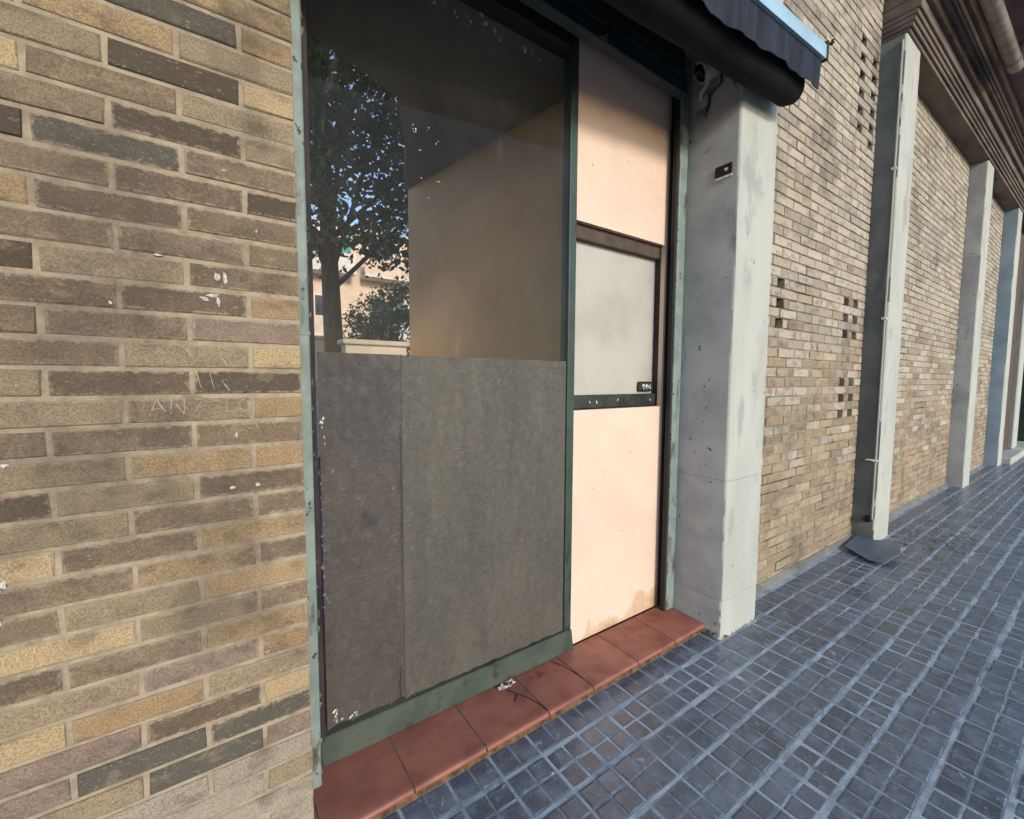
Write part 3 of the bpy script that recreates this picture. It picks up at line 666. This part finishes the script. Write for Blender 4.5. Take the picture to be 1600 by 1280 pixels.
# ------------------------------------------------------------------ awning (retracted) over the doorway
aw = thing('awning', 'retracted black awning with front rail tinted pale blue as by skylight above the shopfront', 'awning')
AX0, AX1 = -.6, 2.99
def az_(x): return .072*(x-2.96)            # it hangs slightly out of level
def strip(prof_at, xs, name, mat, smooth=True):
    b = MB(); k = None; vs = []; fs = []
    for x in xs:
        pr = prof_at(x); k = len(pr); vs += [(x, y, z+az_(x)) for y, z in pr]
    for i in range(len(xs)-1):
        for j in range(k): fs.append((i*k+j, i*k+(j+1) % k, (i+1)*k+(j+1) % k, (i+1)*k+j))
    fs += [tuple(range(k))[::-1], tuple((len(xs)-1)*k+j for j in range(k))]
    b.add(vs, fs); return b.build(name, mat, aw, smooth=smooth)
xs2 = [AX0, AX1]
RY = 1.135; RZ = H+1.90
strip(lambda x: [(RY-.012, RZ-.045), (RY+.02, RZ-.045), (RY+.055, RZ+.03), (RY+.04, RZ+.045), (RY+.0, RZ+.045), (RY-.012, RZ+.03)], xs2, 'front_rail', RAIL, True)
b = MB(); b.box(AX1+.001, AX1+.016, RY-.02, RY+.06, RZ-.055+az_(AX1), RZ+.055+az_(AX1)); b.build('end_cap', BLACKP, aw, bevel=.004)
b = MB(); b.tube([(AX1+.008, RY-.03, RZ+.03), (AX1+.03, RY-.03, RZ+.045), (AX1+.03, RY-.03, RZ+.06)], .010, 8); b.build('cord_hook', BLACKP, aw, smooth=True)
xs = [AX0+(AX1-.012-AX0)*i/90 for i in range(91)]
def cloth(x):
    f = .006*math.sin(x*17)+.004*math.sin(x*41+1)+.003*math.sin(x*7.3); e = .012*math.sin(x*5.1+.6)
    top = RZ-.046; bot = RZ-.205+e*.7
    L = [(RY+.006+f*(t*1.1)+.008*t, top+(bot-top)*t) for t in (0, .25, .5, .75, 1)]
    return L+[(y+.004, z) for y, z in L[::-1]]
strip(cloth, xs, 'valance', FABRIC)
xs = [AX0+(AX1-.05-AX0)*i/60 for i in range(61)]
def roll(x):
    k = 20; r0 = .090; out = []
    for i in range(k):
        a = 2*math.pi*i/k; r = r0*(1+.035*math.sin(3*a+x*2.3)+.025*math.sin(x*9+a)) - (.022 if x > AX1-.08 else 0)
        out.append((1.272+r*math.cos(a), RZ-.168+r*1.05*math.sin(a)))
    return out
strip(roll, xs, 'rolled_cloth', FABRIC_K)
for x in (.5, 2.45):
    b = MB(); b.box(x-.025, x+.025, 1.20, 1.60, RZ-.06+az_(x), RZ+.0+az_(x)); b.build('wall_bracket', BLACKP, aw, bevel=.004)
strip(lambda x: [(RY+.03, RZ+.047), (1.597, RZ+.16-az_(x)), (1.597, RZ+.168-az_(x)), (RY+.03, RZ+.054)], xs2, 'light_stop_hood', FABRIC, False)  # top cover added to stop sun and sky showing over the awning
# ------------------------------------------------------------------ security camera and plaque on the pillar's side
sc_ = thing('security_camera', 'white round security camera with cable on the side of the nearest pillar', 'camera')
b = MB(); b.tube([(C1-.002, 1.615, H+1.705), (C1-.035, 1.615, H+1.705)], .042, 18); b.build('base', WHITEP, sc_, smooth=True, bevel=0)
b = MB(); b.tube([(C1-.03, 1.612, H+1.705), (C1-.06, 1.60, H+1.73), (C1-.07, 1.55, H+1.76), (C1-.08, 1.535, H+1.82)], .014, 10); b.build('arm', WHITEP, sc_, smooth=True)
d = Vector((-.62, .48, -.42)).normalized(); c0 = Vector((C1-.085, 1.535, H+1.83))
b = MB(); b.tube([c0-d*.075, c0-d*.065, c0-d*.03, c0+d*.03, c0+d*.055], [.03, .048, .06, .062, .058], 20); b.build('housing', WHITEP, sc_, smooth=True)
b = MB(); b.tube([c0+d*.0552, c0+d*.060], [.050, .046], 20); ln = b.build('lens', LENS, sc_, smooth=True)
b = MB(); b.tube([c0+d*.0602, c0+d*.064], [.018, .015], 14); b.build('lens_ring', BLACKP, ln, smooth=True)
b = MB(); b.tube([c0-d*.07, (C1-.03, 1.49, H+1.84), (C1-.010, 1.50, H+1.76), (C1-.02, 1.565, H+1.72), (C1-.006, 1.58, H+1.66), (C1-.006, 1.60, H+1.62)], .006, 8); b.build('cable', BLACKP, sc_, smooth=True)
b = MB(); b.box(C1-.028, C1-.001, 1.59, 1.65, H+1.60, H+1.655); b.build('junction_box', LINTEL, sc_, bevel=.004)
pq = thing('plaque', 'small black plaque with white mark on the nearest pillar, below the camera', 'plaque')
part_box('plate', BLACKP, pq, C1-.007, C1-.0012, 1.418, 1.522, H+1.215, H+1.278, bevel=.001)
part_box('white_strip', FLAKE, pq, C1-.0075, C1-.0012, 1.418, 1.522, H+1.2, H+1.213)
b = MB(); hy, hz = 1.452, H+1.247; pts = []
for i in range(18):
    t = 2*math.pi*i/18; pts.append((hy-16*math.sin(t)**3*.00075, hz+(13*math.cos(t)-5*math.cos(2*t)-2*math.cos(3*t)-math.cos(4*t))*.00075))
b.add([(C1-.0082, y, z) for y, z in pts]+[(C1-.0068, y, z) for y, z in pts], [tuple(range(18))]+[(i, (i+1) % 18, 18+(i+1) % 18, 18+i) for i in range(18)]); b.build('heart_mark', FLAKE, pq)

# ------------------------------------------------------------------ ribbed cornice, slab and pipe at the upper right
cn = thing('cornice', 'dark brown ribbed cornice running along above the far brick walls', 'cornice')
CX0, CX1 = C2+.01, 19
ribs = [(1.36, 3.205, .045), (1.34, 3.252, .045), (1.325, 3.299, .045), (1.31, 3.346, .045), (1.29, 3.393, .10), (1.25, 3.495, .10), (1.21, 3.597, .045), (1.195, 3.644, .045), (1.18, 3.691, .07), (1.14, 3.763, .12)]
for y, z, hgt in ribs:
    b = MB(); b.prism_x([(y, H+z+.006), (y+.006, H+z), (WALL_Y+.02, H+z), (WALL_Y+.02, H+z+hgt-.006), (y+.012, H+z+hgt-.006), (y, H+z+hgt-.014)], CX0, CX1)
    b.build('rib', RIB, cn)
tag(part_box('balcony_slab', SOFFIT, None, C2+.012, 15, .25, 1.60, H+3.89, H+4.1), 'dull mauve-brown slab overhanging the pavement above the cornice', 'slab')
pt = thing('drain_pipe', 'brown round pipe hanging under the slab beside the cornice', 'pipe')
b = MB(); b.tube([(5.6, .985, H+3.62), (7.65, .985, H+3.62), (7.78, .985, H+3.63), (7.86, .985, H+3.68), (7.88, .985, H+3.78), (7.88, .985, H+3.885)], .068, 14); b.build('pipe', PIPE, pt, smooth=True)
for x in (6.0, 7.55):
    b = MB(); b.tube([(x-.02, .985, H+3.62), (x+.02, .985, H+3.62)], .074, 14); b.box(x-.012, x+.012, .975, .995, H+3.69, H+3.888); b.build('pipe_clamp', LINTEL, pt)

# ------------------------------------------------------------------ things round the second pillar
cb = thing('conduit', 'thin pale conduit with clamps down the near edge of the second pillar', 'conduit')
b = MB(); b.tube([(C2-.010, PF+.025, .25), (C2-.010, PF+.025, H+3.15)], .008, 8); b.build('tube', CONCRETE, cb, smooth=True)
for z in (-.79, .6, 2.0):
    b = MB(); b.box(C2-.022, C2-.001, PF+.01, PF+.05, H+z-.012, H+z+.012); b.build('clamp', FLAKE, cb, bevel=.003)
b = MB(); b.tube([(C2-.001, 1.475, H-.79), (C2-.02, 1.475, H-.79), (C2-.03, 1.45, H-.785), (C2-.02, 1.415, H-.79)], .009, 8); b.build('bracket', FLAKE, cb, smooth=True)
ou = thing('pipe_outlet', 'black round outlet low on the side of the second pillar', 'outlet')
b = MB(); b.tube([(C2-.001, 1.432, H-1.385), (C2-.045, 1.432, H-1.385)], [.036, .032], 14); b.build('collar', BLACKP, ou, smooth=True)
b = MB(); b.tube([(C2-.0452, 1.432, H-1.385), (C2-.047, 1.432, H-1.385)], [.022, .022], 14); b.build('bore', LENS, ou, smooth=True)
# bent sheet at the pillar's foot
def bent_sheet():
    P0 = [(4.93, 1.50), (5.37, 1.52), (5.40, 1.365), (5.44, 1.33), (5.52, 1.28), (5.34, 1.17), (5.06, 1.07), (4.99, 1.062), (4.90, 1.085), (4.70, 1.115), (4.72, 1.25)]
    P0 = [(5.30+(x-5.30)*.86, 1.40+(y-1.40)*.9) for x, y in P0]
    def zz(x, y):
        t = max(0, min(1, (1.52-y)/.46)); a = max(0, (x-4.72)/.8)
        return .018+.075*t*min(1, a*2.2)+.05*max(0, (y-1.36)/.16)*a
    b = MB(); n = len(P0); cx = sum(p[0] for p in P0)/n; cy = sum(p[1] for p in P0)/n
    rings = [(1, 1), (.66, .66), (.33, .33)]; vs = []
    for k, _ in rings: vs += [(cx+(x-cx)*k, cy+(y-cy)*k, zz(cx+(x-cx)*k, cy+(y-cy)*k)) for x, y in P0]
    vs.append((cx, cy, zz(cx, cy))); c = len(vs)-1
    fs = []
    for r in range(2): fs += [(r*n+i, r*n+(i+1) % n, (r+1)*n+(i+1) % n, (r+1)*n+i) for i in range(n)]
    fs += [(2*n+i, 2*n+(i+1) % n, c) for i in range(n)]
    m = len(vs); vs2 = [(x, y, z-.008) for x, y, z in vs]; fs2 = [tuple(q+m for q in f[::-1]) for f in fs]
    rim = [(i, i+m, (i+1) % n+m, (i+1) % n) for i in range(n)]
    b.add(vs+vs2, fs+fs2+rim); return b.build('bent_sheet', SHEET, None, smooth=True)
tag(bent_sheet(), 'blue-grey bent sheet lying on the pavement at the foot of the second pillar', 'sheet')
b = MB()
for i in range(240):
    x = rnd.gauss(5.95, .45); y = rnd.uniform(.80, 1.34); s = rnd.uniform(.008, .03); a = rnd.uniform(0, 6.28); L = rnd.uniform(1, 3)
    if 4.7 < x < 5.45 and y > 1.05 and x < 5.5: continue
    u = Vector((math.cos(a), math.sin(a), 0))*s*L*.5; v = Vector((-math.sin(a), math.cos(a), 0))*s*.5; p = Vector((x, y, .006))
    b.add([p-u, p-v*.6+Vector((0, 0, .004)), p+u+Vector((0, 0, rnd.uniform(0, .008))), p+v*.6], [(0,1,2,3)])
o = tag(b.build('leaf_litter', DEADLEAF), 'scattered dead leaves and dirt on the paving past the second pillar', 'leaf litter'); o['kind'] = 'stuff'
b = MB()
for (x, y, s) in [(2.06, 1.44, .006), (5.55, 1.2, .012), (4.4, .95, .007), (4.05, .72, .007), (4.75, .88, .008)]:
    pass

# ------------------------------------------------------------------ far end: dark shopfront beyond the last pillar
fs_ = thing('far_shopfront', 'dark brown shopfront with pale pilaster and doorway at the far end', 'shopfront')
BROWN = surf('far_brown', lin(92, 70, 58), lin(64, 50, 44), .8, 8, 60, .5, .004)
part_box('wall_panel', BROWN, fs_, C4+CW+.005, 14.6, 1.50, 1.8, .12, H+3.1)
part_box('pilaster', CONCRETE, fs_, 14.6, 15.2, 1.42, 1.8, .12, H+3.1, bevel=.02)
part_box('doorway', BLACKBOX, fs_, 15.2, 16.8, 1.62, 1.8, .12, H+3.1)
part_box('door_frame', SILLGREEN, fs_, 16.8, 18.2, 1.45, 1.8, .12, H+3.1)
part_box('doorstep', CONCRETE, fs_, C4+CW+.005, 19, 1.25, 1.8, -.02, .12, bevel=.015)
tag(part_box('cross_wall', BROWN, None, 18.2, 40, 1.4, 1.9, 0, H+3.1), 'brown wall continuing past the far shopfront', 'wall')

# ------------------------------------------------------------------ passage behind the glass
iw = MB(); p = [(1.9225, 1.925), (1.575, 3.95), (1.72, 3.97), (2.06, 1.93)]
iw.add([(x, y, -.01) for x, y in p]+[(x, y, H+1.75) for x, y in p], [(0,1,2,3),(4,5,6,7),(0,1,5,4),(1,2,6,5),(2,3,7,6),(3,0,4,7)])
tag(iw.build('interior_wall', INWALL), 'peach side wall of the passage seen through the shop glass', 'wall')
ce = MB(); p = [(-1.0, 1.865), (2.3, 1.865), (2.3, 4.2), (1.56, 4.0), (1.30, 3.3), (1.02, 2.72), (.5, 2.52), (-1.0, 2.5)]; k = len(p)
ce.add([(x, y, H+1.752) for x, y in p]+[(x, y, H+1.95) for x, y in p], [tuple(range(k)), tuple(range(k, 2*k))]+[(i, (i+1) % k, k+(i+1) % k, k+i) for i in range(k)])
struct(ce.build('ceiling', INCEIL))
tag(part_box('passage_wall', INDARK, None, -.3, -.2, 1.80, 4.0, -.01, H+1.75), 'dark left side wall of the passage behind the brick wall', 'wall')
cp = thing('parapet', 'low white parapet with coping at the back of the passage', 'parapet')
part_box('wall', WHITEWALL, cp, 1.0, 1.56, 4.0, 4.15, -.02, H+.30)
part_box('coping', WHITEWALL, cp, .97, 1.60, 3.96, 4.19, H+.301, H+.345, bevel=.008)
tag(part_box('reflection_garden_wall', WHITEWALL, None, .3, 2.6, 9.6, 9.8, -.02, H+.75, bevel=.01), 'white garden wall set behind the glass and the tree, also standing in for the reflection', 'wall')

# ------------------------------------------------------------------ trees behind the pane, standing in for those reflected in it
def tree(name, label, loc, ht, crown_r, crown_z0, nclump, nleaf, lsize, tr, seed, group=None):
    q = random.Random(seed); t = thing(name, label, 'tree', group); t.location = loc
    b = MB(); top = Vector((q.uniform(-.2, .2), q.uniform(-.2, .2), ht*.8)); tp = [Vector((0, 0, -.03)), Vector((.02, .02, ht*.2)), Vector((-.03, .04, ht*.45)), top]
    b.tube(tp, [tr*1.15, tr, tr*.8, tr*.3], 10)
    cl = []
    for i in range(nclump):
        while True:
            v = Vector((q.uniform(-1, 1), q.uniform(-1, 1), q.uniform(-1, 1)))
            if .15 < v.length < 1: break
        c = Vector((v.x*crown_r, v.y*crown_r, crown_z0+(v.z+1)*.5*(ht-crown_z0))); cl.append(c)
    for c in cl[:26]:
        s0 = tp[1].lerp(top, q.uniform(.25, .95)); md = s0.lerp(c, .5)+Vector((0, 0, .15)); b.tube([s0, md, c], [tr*.28, tr*.16, tr*.05], 5, cap=False)
    b.build('trunk', BARK, t, smooth=True)
    lb = MB()
    for c in cl:
        rc = q.uniform(.28, .55)*crown_r*.55
        for _ in range(nleaf):
            p = c+Vector((q.gauss(0, .5), q.gauss(0, .5), q.gauss(0, .4)))*rc
            n = Vector((q.gauss(0, 1), q.gauss(0, 1), q.gauss(0, 1)+.4)).normalized(); u = n.orthogonal().normalized(); u = Matrix.Rotation(q.uniform(0, 6.3), 3, n) @ u; v = n.cross(u); s = lsize*q.uniform(.6, 1.3)
            lb.v += [tuple(p-u*s), tuple(p-v*s*.55), tuple(p+u*s), tuple(p+v*s*.55)]; o = len(lb.v)-4; lb.f.append((o, o+1, o+2, o+3)); lb.m.append(0); lb.c.append(None)
    me = bpy.data.meshes.new('crown'); me.from_pydata(lb.v, [], lb.f); me.materials.append(LEAF)
    o = bpy.data.objects.new('crown', me); col.objects.link(o); o.parent = t
    return t
tree('reflection_tree', 'dark leafy tree with bare trunk set behind the glass to stand in for its reflection', (1.62, 7.2, 0), 8.4, 2.9, 3.2, 125, 190, .066, .15, 3)
tree('reflection_tree', 'smaller green tree farther back, also standing in for a reflection, right of the bare trunk', (4.75, 13.5, 0), 4.6, 1.5, 1.6, 60, 110, .065, .09, 5)
# ------------------------------------------------------------------ building behind the pane, standing in for its reflection, house across the road
def house(label, x0, x1, y0, y1, ht, face, wallm, nst, nwin, balc):
    t = thing('apartment_building', label, 'building'); part_box('wall', wallm, t, x0, x1, min(y0, y1), max(y0, y1), -.03, ht)
    s = -1 if face < 0 else 1; yf = min(y0, y1) if face < 0 else max(y0, y1); fh = ht/nst; wstep = (x1-x0)/nwin
    for k in range(nst):
        for i in range(nwin):
            xc = x0+(i+.5)*wstep; z0 = k*fh+.9; z1 = k*fh+fh-.5; ww = wstep*.24
            fr = part_box('window', WHITEWALL, t, xc-ww, xc+ww, *sorted((yf, yf+s*.08)), z0, z1)
            part_box('pane', WINGLASS, fr, xc-ww+.08, xc+ww-.08, *sorted((yf+s*.081, yf+s*.1)), z0+.08, z1-.08)
            if balc and k > 0:
                part_box('balcony', WHITEWALL, t, xc-wstep*.42, xc+wstep*.42, *sorted((yf+s*.005, yf+s*1.0)), k*fh+.5, k*fh+.66)
                part_box('balcony_front', wallm if (i+k) % 2 else WHITEWALL, t, xc-wstep*.42, xc+wstep*.42, *sorted((yf+s*.92, yf+s*1.0)), k*fh+.665, k*fh+1.5)
                if (i+k) % 2 == 0: part_box('blind', TEAL, t, xc+ww+.05, xc+ww+.5, *sorted((yf+s*.02, yf+s*.16)), z0, z1)
    return t
house('sunlit peach apartment building with balconies set behind the glass to stand in for its reflection', -2, 18, 24, 34, 9.6, -1, PEACHREN, 3, 7, True)
